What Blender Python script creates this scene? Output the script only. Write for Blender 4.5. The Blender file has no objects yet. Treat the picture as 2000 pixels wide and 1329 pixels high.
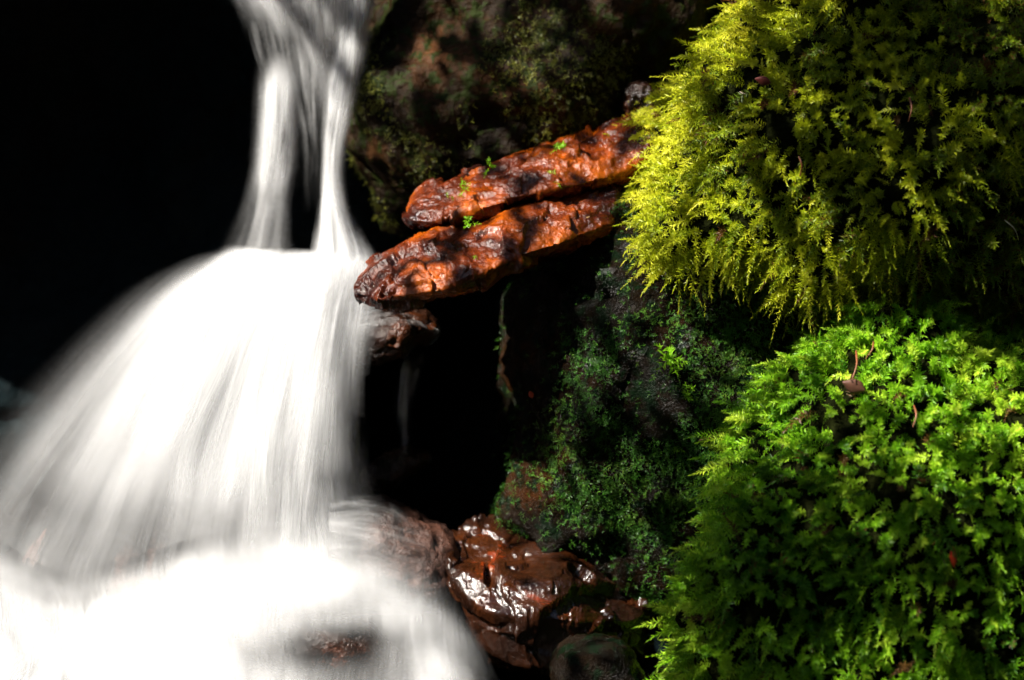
import bpy, math, random
import numpy as np
from mathutils import Vector

random.seed(7)
rng = np.random.default_rng(11)
R = math.radians
sc = bpy.context.scene
col = sc.collection

# ------------------------------------------------------------------ camera
D = 5.0                                   # metres from the lens to the middle of the cascade
PITCH = R(14)
fwd = np.array([0, math.cos(PITCH), -math.sin(PITCH)])
upv = np.array([0, math.sin(PITCH), math.cos(PITCH)])
ORI = np.array([0, 0, 0.85])
CAM = ORI - fwd * D
cd = bpy.data.cameras.new('camera')
cam = bpy.data.objects.new('camera', cd)
col.objects.link(cam)
cam.location = CAM
cam.rotation_euler = (R(90) - PITCH, 0, 0)
cd.sensor_width = 36
cd.lens = 18 * D
cd.clip_end = 200
cd.dof.use_dof = True
cd.dof.focus_distance = 4.78
cd.dof.aperture_fstop = 1.8
sc.camera = cam

# ------------------------------------------------------------------ light
SUN_DIR = np.array([-0.60, -0.31, 0.75])
SUN_DIR /= np.linalg.norm(SUN_DIR)
elev = math.asin(SUN_DIR[2])
azim = math.atan2(SUN_DIR[0], SUN_DIR[1])
w = bpy.data.worlds.new('World')
sc.world = w
w.use_nodes = True
nt = w.node_tree
sky = nt.nodes.new('ShaderNodeTexSky')
sky.sky_type = 'NISHITA'
sky.sun_disc = False
sky.sun_elevation = elev
sky.sun_rotation = azim
bg = nt.nodes['Background']
bg.inputs['Strength'].default_value = 0.05
nt.links.new(sky.outputs[0], bg.inputs[0])
sl = bpy.data.lights.new('sun', 'SUN')
sl.energy = 5.0
sl.angle = R(0.5)
sl.color = (1.0, 0.95, 0.86)
so = bpy.data.objects.new('sun', sl)
col.objects.link(so)
so.rotation_euler = Vector(SUN_DIR).to_track_quat('Z', 'Y').to_euler()
sc.view_settings.view_transform = 'Standard'
sc.view_settings.look = 'None'
sc.view_settings.exposure = 1.8
sc.view_settings.gamma = 1
sc.cycles.use_denoising = True
sc.cycles.transparent_max_bounces = 48
sc.cycles.use_adaptive_sampling = True
sc.cycles.adaptive_threshold = 0.03
sc.cycles.adaptive_min_samples = 16
sc.cycles.max_bounces = 4
sc.cycles.diffuse_bounces = 2
sc.cycles.glossy_bounces = 2
sc.cycles.transmission_bounces = 3
sc.cycles.sample_clamp_indirect = 3

# ------------------------------------------------------------------ helpers
def P(px, py, Y):
    """world point(s) on the vertical plane y = Y seen at a photo position (1 px is 1 mm there)"""
    px, py, Y = np.broadcast_arrays(np.asarray(px, float), np.asarray(py, float), np.asarray(Y, float))
    a = (px - 1000) / 1000 / D
    b = (664.5 - py) / 1000 / D
    dx = a
    dy = fwd[1] + b * upv[1]
    dz = fwd[2] + b * upv[2]
    t = (Y - CAM[1]) / dy
    return np.stack([CAM[0] + dx * t, Y, CAM[2] + dz * t], -1)

def _hash(ix, iy, iz, seed):
    n = (ix * 374761393 + iy * 668265263 + iz * 2147483647 + seed * 974634777) & 0xFFFFFFFF
    n = ((n ^ (n >> 13)) * 1274126177) & 0xFFFFFFFF
    n = (n ^ (n >> 16)) & 0xFFFFFFFF
    return n / 4294967295.0 * 2 - 1

def vnoise(p, seed=0):
    i = np.floor(p).astype(np.int64)
    f = p - i
    f = f * f * f * (f * (f * 6 - 15) + 10)
    out = 0
    for a in (0, 1):
        for b in (0, 1):
            for c in (0, 1):
                wgt = (f[..., 0] if a else 1 - f[..., 0]) * (f[..., 1] if b else 1 - f[..., 1]) * (f[..., 2] if c else 1 - f[..., 2])
                out = out + wgt * _hash(i[..., 0] + a, i[..., 1] + b, i[..., 2] + c, seed)
    return out

def fbm(p, octaves=5, seed=0, ridged=False, gain=0.5):
    out, amp = 0, 1.0
    p = np.asarray(p, float)
    for o in range(octaves):
        n = vnoise(p * 2.03 ** o + 17.3 * o, seed + o * 31)
        out = out + amp * ((1 - 2 * np.abs(n)) if ridged else n)
        amp *= gain
    return out

def catmull(pts, n):
    pts = np.asarray(pts, float)
    t = np.linspace(0, len(pts) - 1, n)
    i = np.clip(np.floor(t).astype(int), 0, len(pts) - 2)
    f = (t - i)[:, None]
    q = np.vstack([2 * pts[0] - pts[1], pts, 2 * pts[-1] - pts[-2]])
    p0, p1, p2, p3 = q[i], q[i + 1], q[i + 2], q[i + 3]
    return 0.5 * ((2 * p1) + (-p0 + p2) * f + (2 * p0 - 5 * p1 + 4 * p2 - p3) * f ** 2 + (-p0 + 3 * p1 - 3 * p2 + p3) * f ** 3)

def bilin(M, u, v):
    """smooth look-up in a small table M[v][u]"""
    M = np.asarray(M, float)
    H, W = M.shape
    x = np.clip(u, 0, 1) * (W - 1)
    y = np.clip(v, 0, 1) * (H - 1)
    i = np.clip(np.floor(x).astype(int), 0, W - 2)
    j = np.clip(np.floor(y).astype(int), 0, H - 2)
    fx = x - i
    fy = y - j
    fx = fx * fx * (3 - 2 * fx)
    fy = fy * fy * (3 - 2 * fy)
    return (M[j, i] * (1 - fx) + M[j, i + 1] * fx) * (1 - fy) + (M[j + 1, i] * (1 - fx) + M[j + 1, i + 1] * fx) * fy

def mesh_obj(name, V, F, mat, parent=None, origin=None, smooth=True, attrs=None, uv=None):
    V = np.asarray(V, float)
    F = np.asarray(F, dtype=np.int64)
    if parent is not None:
        origin = np.array(parent.location)
    elif origin is None:
        origin = np.array([V[:, 0].mean(), V[:, 1].mean(), V[:, 2].min()])
    L = V - origin
    k = F.shape[1]
    me = bpy.data.meshes.new(name)
    me.vertices.add(len(L))
    me.vertices.foreach_set('co', L.astype(np.float32).ravel())
    me.loops.add(F.size)
    me.loops.foreach_set('vertex_index', F.astype(np.int32).ravel())
    me.polygons.add(len(F))
    me.polygons.foreach_set('loop_start', np.arange(0, F.size, k, dtype=np.int32))
    me.polygons.foreach_set('loop_total', np.full(len(F), k, dtype=np.int32))
    if uv is not None:
        ul = me.uv_layers.new(name='UVMap')
        ul.data.foreach_set('uv', np.asarray(uv, np.float32)[F.ravel()].ravel())
    for an, av in (attrs or {}).items():
        at = me.attributes.new(an, 'FLOAT', 'POINT')
        at.data.foreach_set('value', np.asarray(av, np.float32).ravel())
    me.update()
    me.validate()
    me.polygons.foreach_set('use_smooth', np.full(len(me.polygons), smooth, dtype=bool))
    me.materials.append(mat)
    o = bpy.data.objects.new(name, me)
    col.objects.link(o)
    if parent is not None:
        o.parent = parent
    else:
        o.location = origin
    return o

def tag(o, label, cat, group=None, kind=None):
    o['label'] = label
    o['category'] = cat
    if group: o['group'] = group
    if kind: o['kind'] = kind
    return o

def empty(name, loc):
    o = bpy.data.objects.new(name, None)
    o.location = loc
    o.empty_display_size = 0.05
    col.objects.link(o)
    return o

def grid_faces(nv, nu, wrap=False):
    i, j = np.meshgrid(np.arange(nv - 1), np.arange(nu if wrap else nu - 1), indexing='ij')
    j2 = (j + 1) % nu
    return np.stack([i * nu + j, i * nu + j2, (i + 1) * nu + j2, (i + 1) * nu + j], -1).reshape(-1, 4)

def vnormals(V, F):
    a = np.cross(V[F[:, 2]] - V[F[:, 0]], V[F[:, 3 if F.shape[1] == 4 else 1]] - V[F[:, 1 if F.shape[1] == 4 else 0]])
    if F.shape[1] == 3:
        a = np.cross(V[F[:, 1]] - V[F[:, 0]], V[F[:, 2]] - V[F[:, 0]])
    N = np.zeros_like(V)
    for k in range(F.shape[1]):
        np.add.at(N, F[:, k], a)
    return N / (np.linalg.norm(N, axis=1, keepdims=True) + 1e-12)

import bmesh
_ico = {}
def ico(sub):
    if sub not in _ico:
        bm = bmesh.new()
        bmesh.ops.create_icosphere(bm, subdivisions=sub, radius=1)
        bm.verts.ensure_lookup_table()
        V = np.array([v.co[:] for v in bm.verts])
        F = np.array([[v.index for v in f.verts] for f in bm.faces])
        bm.free()
        _ico[sub] = (V / np.linalg.norm(V, axis=1, keepdims=True), F)
    return _ico[sub]

def boulder(outline, Y0, ry, centre=None, sub=6, bulge=0.8, lean=0.0, rough=0.03, freq=5.0, seed=0, facet=0.0, facet_n=26, fine=0.006, chip=None):
    """solid rock whose silhouette follows the outline, with its own depth ry and broken faces"""
    S, F = ico(sub)
    out = np.asarray(outline, float)
    c = out.mean(0) if centre is None else np.asarray(centre, float)
    closed = np.vstack([out, out[:1]])
    pts = catmull(np.vstack([out[-1:], closed, out[1:2]]), 1200)
    rel = pts - c
    th = np.arctan2(-rel[:, 1], rel[:, 0])
    rr = np.hypot(rel[:, 0], rel[:, 1])
    o = np.argsort(th)
    th, rr = th[o], rr[o]
    thv = np.arctan2(S[:, 2], S[:, 0])
    rad = np.interp(thv, np.concatenate([th - 2 * np.pi, th, th + 2 * np.pi]), np.tile(rr, 3))
    s = np.hypot(S[:, 0], S[:, 2])
    s2 = np.sin(np.clip(s, 0, 1) * np.pi / 2) ** bulge * 0.5 + 0.5 * s
    k = s2 / np.maximum(s, 1e-6)
    px = c[0] + rad * S[:, 0] * k
    py = c[1] - rad * S[:, 2] * k
    b = np.sign(S[:, 1]) * np.abs(S[:, 1]) ** 0.9
    H = (out[:, 1].max() - out[:, 1].min()) / 2000
    V = P(px, py, Y0 + ry * b + lean * H * S[:, 2])
    N = vnormals(V, F)
    mid = V.mean(0)
    sgn = np.sign((N * (V - mid)).sum(1).mean())
    if sgn < 0:
        F = F[:, ::-1]
        N = -N
    if facet:
        g = np.random.default_rng(seed + 5)
        dirs = g.normal(size=(facet_n, 3))
        dirs /= np.linalg.norm(dirs, axis=1, keepdims=True)
        W = V - mid
        for dvec in dirs:
            h = (W @ dvec)
            lim = h.max() * (1 - facet * g.uniform(0.3, 1.0))
            ex = np.maximum(h - lim, 0)
            W = W - ex[:, None] * dvec * 0.92
        V = W + mid
        N = vnormals(V, F)
    V = V + N * (rough * fbm(V * freq, 5, seed))[:, None]
    for c in chip or ():
        V = chips(V, N, c[0], c[1], seed + 13)
    V = V + N * (fine * fbm(V * freq * 5, 4, seed + 9, ridged=True))[:, None]
    return V, F

def chips(V, N, cell, amp, seed):
    """broken stone: every cell of the surface is tilted and set in or out a little"""
    g = np.random.default_rng(seed)
    lo, hi = V.min(0) - cell, V.max(0) + cell
    n = int(np.prod((hi - lo) / cell)) + 8
    n = min(n, 900)
    C = lo + g.random((n, 3)) * (hi - lo)
    G = g.normal(size=(n, 3)) * 0.55
    O = g.normal(size=n) * amp * 0.5
    W = V + 0.35 * cell * np.stack([fbm(V / cell * 1.3 + 40 * k, 2, seed + k) for k in range(3)], -1)
    out = np.zeros(len(V))
    for i in range(0, len(V), 4000):
        d = ((W[i:i + 4000, None] - C[None]) ** 2).sum(2)
        j = d.argmin(1)
        out[i:i + 4000] = np.clip(((V[i:i + 4000] - C[j]) * G[j]).sum(1) * amp / cell * 1.6 + O[j], -2 * amp, 2 * amp)
    return V + N * out[:, None]

def slab(stations, nphi=150, nt=260, e=0.55, rough=0.012, freq=9, seed=0, lean=0.25, fine=0.004, profile=None, chip=None, capn=10):
    """long stone lofted through stations (top x, top y, bottom x, bottom y, Y, half depth)"""
    st = catmull(stations, nt)
    t = np.linspace(0, 1, nt)
    cap = np.ones(nt)
    ph = np.linspace(0, 2 * np.pi, nphi, endpoint=False)
    c, s = np.cos(ph), np.sin(ph)
    cc = np.sign(c) * np.abs(c) ** e
    ss = np.sign(s) * np.abs(s) ** e
    if profile is not None:                      # (height -1..1, depth -1..1) round the section
        pr = np.asarray(profile, float)
        pr = np.vstack([pr, pr[:1]])
        q = np.concatenate([[0], np.cumsum(np.hypot(*np.diff(pr, axis=0).T))])
        tt = np.linspace(0, q[-1], nphi, endpoint=False)
        ss = np.interp(tt, q, pr[:, 0])
        cc = np.interp(tt, q, pr[:, 1])
    for k in range(capn):
        x = (k + 0.0) / capn
        cap[k] = math.sqrt(1 - (1 - x) ** 2)
        cap[-1 - k] = cap[k]
    mx, my = (st[:, 0] + st[:, 2]) / 2, (st[:, 1] + st[:, 3]) / 2
    hx, hy = (st[:, 0] - st[:, 2]) / 2 * cap, (st[:, 1] - st[:, 3]) / 2 * cap
    px = mx[:, None] + hx[:, None] * ss
    py = my[:, None] + hy[:, None] * ss
    Y = st[:, 4][:, None] + (st[:, 5] * cap)[:, None] * cc + lean * np.hypot(hx, hy)[:, None] / 1000 * ss
    V = P(px, py, Y).reshape(-1, 3)
    F = grid_faces(nt, nphi, True)
    N = vnormals(V, F)
    if (N * (V - np.repeat(V.reshape(nt, nphi, 3).mean(1), nphi, 0))).sum(1).mean() < 0:
        F = F[:, ::-1]
        N = -N
    V = V + N * (rough * fbm(V * freq, 5, seed))[:, None]
    for c in chip or ():
        V = chips(V, N, c[0], c[1], seed + 13)
    V = V + N * (fine * fbm(V * freq * 5, 4, seed + 3, ridged=True))[:, None]
    return V, F

# ------------------------------------------------------------------ materials
class NT:
    def __init__(self, name):
        self.m = bpy.data.materials.new(name)
        self.m.use_nodes = True
        self.t = self.m.node_tree
        self.t.nodes.clear()
        self.out = self.n('ShaderNodeOutputMaterial')
    def n(self, typ, **kw):
        nd = self.t.nodes.new(typ)
        for k, v in kw.items():
            setattr(nd, k, v)
        return nd
    def l(self, a, b):
        self.t.links.new(a, b)
    def noise(self, vec, scale, detail=6, rough=0.55, dist=0.0):
        nd = self.n('ShaderNodeTexNoise')
        nd.inputs['Scale'].default_value = scale
        nd.inputs['Detail'].default_value = detail
        nd.inputs['Roughness'].default_value = rough
        nd.inputs['Distortion'].default_value = dist
        self.l(vec, nd.inputs['Vector'])
        return nd.outputs['Fac']
    def ramp(self, fac, stops):
        nd = self.n('ShaderNodeValToRGB')
        cr = nd.color_ramp
        while len(cr.elements) < len(stops):
            cr.elements.new(0.5)
        for e, (p, c) in zip(cr.elements, stops):
            e.position = p
            e.color = (c[0], c[1], c[2], 1) if isinstance(c, tuple) else (c, c, c, 1)
        self.l(fac, nd.inputs[0])
        return nd.outputs[0]
    def math(self, op, a, b=None, c=None):
        nd = self.n('ShaderNodeMath', operation=op)
        for i, x in enumerate((a, b, c)):
            if x is None: continue
            if isinstance(x, (int, float)):
                nd.inputs[i].default_value = x
            else:
                self.l(x, nd.inputs[i])
        return nd.outputs[0]
    def mix(self, fac, a, b):
        nd = self.n('ShaderNodeMix', data_type='RGBA')
        if isinstance(fac, (int, float)): nd.inputs[0].default_value = fac
        else: self.l(fac, nd.inputs[0])
        for i, x in ((6, a), (7, b)):
            if isinstance(x, tuple): nd.inputs[i].default_value = (*x, 1)
            else: self.l(x, nd.inputs[i])
        return nd.outputs[2]

def rock_mat(name, stops, scale=6, rough=(0.18, 0.5), bump=0.02, bscale=22, spec=0.5, green=None, stretch=None, coat=0.0):
    k = NT(name)
    tc = k.n('ShaderNodeTexCoord')
    vec = tc.outputs['Object']
    if stretch:
        mp = k.n('ShaderNodeMapping')
        mp.inputs['Scale'].default_value = stretch
        k.l(vec, mp.inputs['Vector'])
        vec = mp.outputs[0]
    n1 = k.noise(vec, scale, 9, 0.62, 0.4)
    c = k.ramp(n1, stops)
    speck = k.noise(vec, scale * 14, 4, 0.7)
    sp = k.ramp(speck, [(0.35, 0.55), (0.65, 1.35)])
    mm = k.n('ShaderNodeMix', data_type='RGBA', blend_type='MULTIPLY')
    mm.inputs[0].default_value = 0.8
    k.l(c, mm.inputs[6]); k.l(sp, mm.inputs[7])
    c = mm.outputs[2]
    if green:
        g = k.ramp(k.noise(vec, green[1], 6, 0.65), [(green[2], 0.0), (green[2] + 0.08, 1.0)])
        c = k.mix(g, c, green[0])
    b = k.n('ShaderNodeBsdfPrincipled')
    k.l(c, b.inputs['Base Color'])
    rn = k.noise(vec, scale * 2.5, 5, 0.6)
    rr = k.ramp(rn, [(0.35, rough[0]), (0.7, rough[1])])
    k.l(rr, b.inputs['Roughness'])
    b.inputs['Specular IOR Level'].default_value = spec
    b.inputs['Coat Weight'].default_value = coat
    b.inputs['Coat Roughness'].default_value = 0.12
    h1 = k.noise(vec, bscale, 8, 0.62, 0.3)
    vo = k.n('ShaderNodeTexVoronoi')
    vo.inputs['Scale'].default_value = bscale * 1.6
    k.l(vec, vo.inputs['Vector'])
    h = k.math('ADD', h1, k.math('MULTIPLY', vo.outputs['Distance'], 0.35))
    bp = k.n('ShaderNodeBump')
    bp.inputs['Strength'].default_value = 0.9
    bp.inputs['Distance'].default_value = bump
    k.l(h, bp.inputs['Height'])
    k.l(bp.outputs[0], b.inputs['Normal'])
    if coat: k.l(bp.outputs[0], b.inputs['Coat Normal'])
    k.l(b.outputs[0], k.out.inputs[0])
    return k.m

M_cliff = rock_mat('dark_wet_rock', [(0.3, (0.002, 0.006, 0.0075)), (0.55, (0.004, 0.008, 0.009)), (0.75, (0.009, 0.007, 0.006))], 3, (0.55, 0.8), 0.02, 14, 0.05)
M_back = rock_mat('mossy_dark_rock', [(0.3, (0.003, 0.002, 0.001)), (0.5, (0.012, 0.006, 0.002)), (0.7, (0.07, 0.026, 0.008))], 4, (0.45, 0.7), 0.012, 40, 0.08, ((0.012, 0.018, 0.002), 40, 0.5))
M_mid = rock_mat('wet_dark_rock', [(0.3, (0.002, 0.002, 0.0015)), (0.55, (0.008, 0.004, 0.0015)), (0.72, (0.045, 0.015, 0.004))], 5, (0.15, 0.4), 0.010, 150, 0.10, ((0.002, 0.007, 0.002), 30, 0.50))
M_rust = rock_mat('rusty_wet_rock', [(0.36, (0.012, 0.002, 0.001)), (0.46, (0.08, 0.012, 0.001)), (0.55, (0.24, 0.045, 0.001)), (0.70, (0.42, 0.11, 0.002))], 5, (0.13, 0.45), 0.004, 95, 0.35)
M_dark = rock_mat('dark_rusty_rock', [(0.35, (0.004, 0.002, 0.001)), (0.52, (0.02, 0.006, 0.002)), (0.7, (0.10, 0.022, 0.003))], 9, (0.14, 0.4), 0.007, 80, 0.4)
M_wet = rock_mat('glossy_brown_rock', [(0.32, (0.003, 0.0012, 0.001)), (0.47, (0.012, 0.004, 0.0018)), (0.60, (0.030, 0.008, 0.002)), (0.72, (0.26, 0.030, 0.003))], 6, (0.08, 0.32), 0.0022, 90, 0.4, coat=0.25)
M_bed = rock_mat('submerged_brown_rock', [(0.3, (0.018, 0.009, 0.007)), (0.5, (0.05, 0.022, 0.015)), (0.7, (0.10, 0.04, 0.024))], 5, (0.3, 0.6), 0.02, 20, 0.3)
M_soil = rock_mat('moss_peat', [(0.3, (0.003, 0.004, 0.001)), (0.6, (0.008, 0.010, 0.002)), (0.8, (0.014, 0.018, 0.003))], 14, (0.8, 0.95), 0.02, 40, 0.02)

def moss_mat(name, stops, trans=0.35):
    k = NT(name)
    at = k.n('ShaderNodeAttribute', attribute_name='tint')
    c = k.ramp(at.outputs['Fac'], stops)
    b = k.n('ShaderNodeBsdfPrincipled')
    k.l(c, b.inputs['Base Color'])
    b.inputs['Roughness'].default_value = 0.42
    b.inputs['Specular IOR Level'].default_value = 0.35
    t = k.n('ShaderNodeBsdfTranslucent')
    k.l(c, t.inputs['Color'])
    ms = k.n('ShaderNodeMixShader')
    ms.inputs[0].default_value = trans
    k.l(b.outputs[0], ms.inputs[1]); k.l(t.outputs[0], ms.inputs[2])
    k.l(ms.outputs[0], k.out.inputs[0])
    return k.m
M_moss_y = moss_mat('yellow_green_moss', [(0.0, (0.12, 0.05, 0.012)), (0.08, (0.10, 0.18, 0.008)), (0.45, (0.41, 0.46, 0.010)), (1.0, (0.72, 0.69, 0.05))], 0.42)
M_moss_g = moss_mat('bright_green_moss', [(0.0, (0.12, 0.06, 0.015)), (0.06, (0.04, 0.16, 0.008)), (0.5, (0.22, 0.46, 0.010)), (1.0, (0.62, 0.78, 0.06))], 0.4)
M_moss_d = moss_mat('dark_green_moss', [(0.0, (0.012, 0.04, 0.008)), (0.5, (0.045, 0.16, 0.012)), (1.0, (0.12, 0.20, 0.02))], 0.25)
M_moss_b = moss_mat('olive_moss', [(0.0, (0.05, 0.05, 0.01)), (0.5, (0.10, 0.11, 0.012)), (1.0, (0.2, 0.2, 0.02))], 0.25)

def water_mat(name, su, sv, contrast=0.55, seed=0.0, tint=(0.77, 0.77, 0.775)):
    """white broken water: streaks of thicker and thinner water along the flow, clear between them"""
    k = NT(name)
    uvn = k.n('ShaderNodeUVMap')
    mp = k.n('ShaderNodeMapping')
    mp.inputs['Scale'].default_value = (su, sv, 1)
    k.l(uvn.outputs[0], mp.inputs['Vector'])
    nz = k.n('ShaderNodeTexNoise', noise_dimensions='2D')
    nz.inputs['Scale'].default_value = 1.0
    nz.inputs['Detail'].default_value = 1.0
    k.l(mp.outputs[0], nz.inputs['Vector'])
    s = k.math('MULTIPLY', k.math('SUBTRACT', nz.outputs['Fac'], 0.5), 3.2 * contrast)
    d = k.n('ShaderNodeAttribute', attribute_name='cover').outputs['Fac']
    w_ = k.math('MULTIPLY', k.math('SUBTRACT', 1.0, d), s)          # the streaks bite most where the sheet is thin
    a = k.math('MULTIPLY', d, k.math('ADD', 1.0, w_))
    nd = k.n('ShaderNodeClamp')
    k.l(a, nd.inputs[0])
    a = nd.outputs[0]
    # tumbling drops face every way: break the normal up finely
    gm = k.n('ShaderNodeNewGeometry')
    wn = k.n('ShaderNodeTexWhiteNoise', noise_dimensions='3D')
    k.l(gm.outputs['Position'], wn.inputs['Vector'])
    v1 = k.n('ShaderNodeVectorMath', operation='SUBTRACT'); k.l(wn.outputs['Color'], v1.inputs[0]); v1.inputs[1].default_value = (0.5, 0.5, 0.5)
    v2 = k.n('ShaderNodeVectorMath', operation='SCALE'); k.l(v1.outputs[0], v2.inputs[0]); v2.inputs['Scale'].default_value = 1.3
    v3 = k.n('ShaderNodeVectorMath', operation='ADD'); k.l(v2.outputs[0], v3.inputs[0]); k.l(gm.outputs['Normal'], v3.inputs[1])
    v4 = k.n('ShaderNodeVectorMath', operation='NORMALIZE'); k.l(v3.outputs[0], v4.inputs[0])
    df = k.n('ShaderNodeBsdfDiffuse'); df.inputs[0].default_value = (*tint, 1)
    tl = k.n('ShaderNodeBsdfTranslucent'); tl.inputs[0].default_value = (*tint, 1)
    k.l(v4.outputs[0], df.inputs['Normal']); k.l(v4.outputs[0], tl.inputs['Normal'])
    m1 = k.n('ShaderNodeMixShader'); m1.inputs[0].default_value = 0.35
    k.l(df.outputs[0], m1.inputs[1]); k.l(tl.outputs[0], m1.inputs[2])
    tr = k.n('ShaderNodeBsdfTransparent')
    m2 = k.n('ShaderNodeMixShader')
    k.l(a, m2.inputs[0]); k.l(tr.outputs[0], m2.inputs[1]); k.l(m1.outputs[0], m2.inputs[2])
    k.l(m2.outputs[0], k.out.inputs[0])
    return k.m

def simple_mat(name, c, rough=0.6, trans=0.0):
    k = NT(name)
    tc = k.n('ShaderNodeTexCoord')
    n = k.noise(tc.outputs['Object'], 90, 4)
    cc = k.mix(n, tuple(x * 0.6 for x in c), tuple(min(1, x * 1.35) for x in c))
    b = k.n('ShaderNodeBsdfPrincipled')
    k.l(cc, b.inputs['Base Color'])
    b.inputs['Roughness'].default_value = rough
    k.l(b.outputs[0], k.out.inputs[0])
    return k.m

# ------------------------------------------------------------------ setting: cliff and stream bed
def terrain():
    nx, nz = 340, 260
    gx = np.linspace(-3200, 5200, nx)
    gy = np.linspace(-2600, 1900, nz)
    X, Yp = np.meshgrid(gx, gy)
    base = 0.62 + 0.10 * np.sin(X / 900) - 0.25 * np.clip((X - 1300) / 1500, 0, 1) + 0.12 * np.clip(-Yp / 1200, 0, 1.5)
    Yd = base
    lip = np.clip((-130 - Yp) / 260, 0, 1)
    Yd = Yd - 0.34 * lip * lip * (3 - 2 * lip) * np.clip((1750 - X) / 400, 0, 1)       # overhang above the frame, pushed out to shade the wall below
    Yd = Yd + 0.35 * np.exp(-(((X - 880) / 260) ** 2 + ((Yp - 780) / 260) ** 2))          # the hollow right of the fan
    Yd = Yd + 0.35 * np.exp(-(((X - 80) / 380) ** 2 + ((Yp - 350) / 420) ** 2))
    V = P(X, Yp, Yd).reshape(-1, 3)
    V[:, 1] += 0.11 * fbm(V * np.array([1.6, 1, 1.2]), 6, 3) + 0.02 * fbm(V * 9, 4, 8, ridged=True)
    F = grid_faces(nz, nx)[:, ::-1]
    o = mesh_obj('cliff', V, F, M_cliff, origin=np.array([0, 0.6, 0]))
    tag(o, 'black wet rock wall in deep shade behind the falling water', 'cliff', kind='structure')
    n = 160
    gx = np.linspace(-12, 12, n); gy = np.linspace(-14, 6, n)
    X, Yg = np.meshgrid(gx, gy)
    V = np.stack([X, Yg, np.zeros_like(X)], -1).reshape(-1, 3)
    V[:, 2] = -0.12 + 0.06 * fbm(V * 1.3, 4, 4) - 0.10 * np.clip(-V[:, 1] / 4, 0, 1)
    o = mesh_obj('ground', V, grid_faces(n, n), M_mid, origin=np.array([0, 0, 0]))
    tag(o, 'dark stony stream bed below the cascade', 'stream bed', kind='structure')
    # unseen steep banks added all round to cut sky fill, open only overhead
    na, nh = 200, 60
    th = np.linspace(0, 2 * np.pi, na, endpoint=False)
    h = np.linspace(0, 1, nh)
    A, H = np.meshgrid(th, h)
    rad = 9 + 3 * H ** 1.3
    da = np.abs((A - math.atan2(SUN_DIR[1], SUN_DIR[0]) + np.pi) % (2 * np.pi) - np.pi)
    hgt = 10 + 16 * np.clip((da - 0.75) / 0.8, 0, 1)          # low only on the side the sun comes from
    V = np.stack([rad * np.cos(A), -4 + rad * np.sin(A), -0.6 + hgt * H], -1).reshape(-1, 3)
    V += 0.7 * np.stack([fbm(V * 0.5 + k * 31, 5, 90 + k) for k in range(3)], -1)
    o = mesh_obj('shade_banks', V, grid_faces(nh, na, True), M_cliff, origin=np.array([0, -4, 0]))
    tag(o, 'unseen dark banks added around the cascade to block sky light', 'ravine bank', kind='structure')
terrain()

# ------------------------------------------------------------------ moss shoots
def shoots(base, nrm, L, K, leaf=0.27, droop=0.5, flat=0.75, g=rng, up=0.0, bias=None, wid=0.27):
    n = len(base)
    t0 = nrm + g.normal(scale=0.33, size=(n, 3)) + np.array([0, 0, up])
    if bias is not None: t0 = t0 + bias
    t0 /= np.linalg.norm(t0, axis=1, keepdims=True)
    dr = np.array([0, 0, -1.0]) + g.normal(scale=0.3, size=(n, 3))
    dr = dr * (droop * g.uniform(0.4, 1.4, size=(n, 1)))
    s = (np.arange(K) + 0.5) / K
    ax = base[:, None] + L[:, None, None] * (t0[:, None] * s[None, :, None] + dr[:, None] * (s ** 2)[None, :, None])
    tg = t0[:, None] + 2 * dr[:, None] * s[None, :, None]
    tg /= np.linalg.norm(tg, axis=2, keepdims=True)
    ref = g.normal(size=(n, 1, 3))
    e1 = np.cross(tg, ref); e1 /= np.linalg.norm(e1, axis=2, keepdims=True)
    e2 = np.cross(tg, e1)
    ph = np.arange(K)[None, :] * 2.39996 + g.uniform(0, 6.28, size=(n, 1)) + g.normal(scale=0.25, size=(n, K))
    rad = e1 * np.cos(ph)[..., None] + e2 * (np.sin(ph) * (1 - flat * 0.6))[..., None]
    rad /= np.linalg.norm(rad, axis=2, keepdims=True)
    al = np.interp(s, [0, 0.6, 1], [1.25, 0.95, 0.25])[None, :] + g.normal(scale=0.15, size=(n, K))
    ld = tg * np.cos(al)[..., None] + rad * np.sin(al)[..., None]
    prof = np.interp(s, [0, 0.25, 0.6, 0.9, 1], [0.7, 1.0, 0.8, 0.42, 0.4])
    ll = L[:, None] * leaf * prof[None] * g.uniform(0.75, 1.2, size=(n, K))
    sd = np.cross(ld, tg + 0.2 * rad + g.normal(scale=0.25, size=(n, K, 3)))
    sd /= np.linalg.norm(sd, axis=2, keepdims=True) + 1e-9
    nn = np.cross(sd, ld)
    a = ax
    b = ax + ld * (ll * 0.42)[..., None] + sd * (ll * wid * 0.5)[..., None] + nn * (ll * 0.06)[..., None]
    c = ax + ld * ll[..., None] - nn * (ll * 0.10)[..., None]
    d = ax + ld * (ll * 0.42)[..., None] - sd * (ll * wid * 0.5)[..., None] + nn * (ll * 0.06)[..., None]
    V = np.stack([a, b, c, d], 2).reshape(-1, 3)
    return V

def scatter(V, F, n, g, cond):
    T = F
    a, b, c = V[T[:, 0]], V[T[:, 1]], V[T[:, 2]]
    cr = np.cross(b - a, c - a)
    ar = np.linalg.norm(cr, axis=1)
    N = cr / (ar[:, None] + 1e-12)
    cen = (a + b + c) / 3
    wgt = ar * cond(cen, N)
    idx = g.choice(len(T), size=n, p=wgt / wgt.sum())
    u, v = g.random(n), g.random(n)
    f = u + v > 1
    u[f], v[f] = 1 - u[f], 1 - v[f]
    p = a[idx] + (b - a)[idx] * u[:, None] + (c - a)[idx] * v[:, None]
    return p, N[idx]

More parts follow.
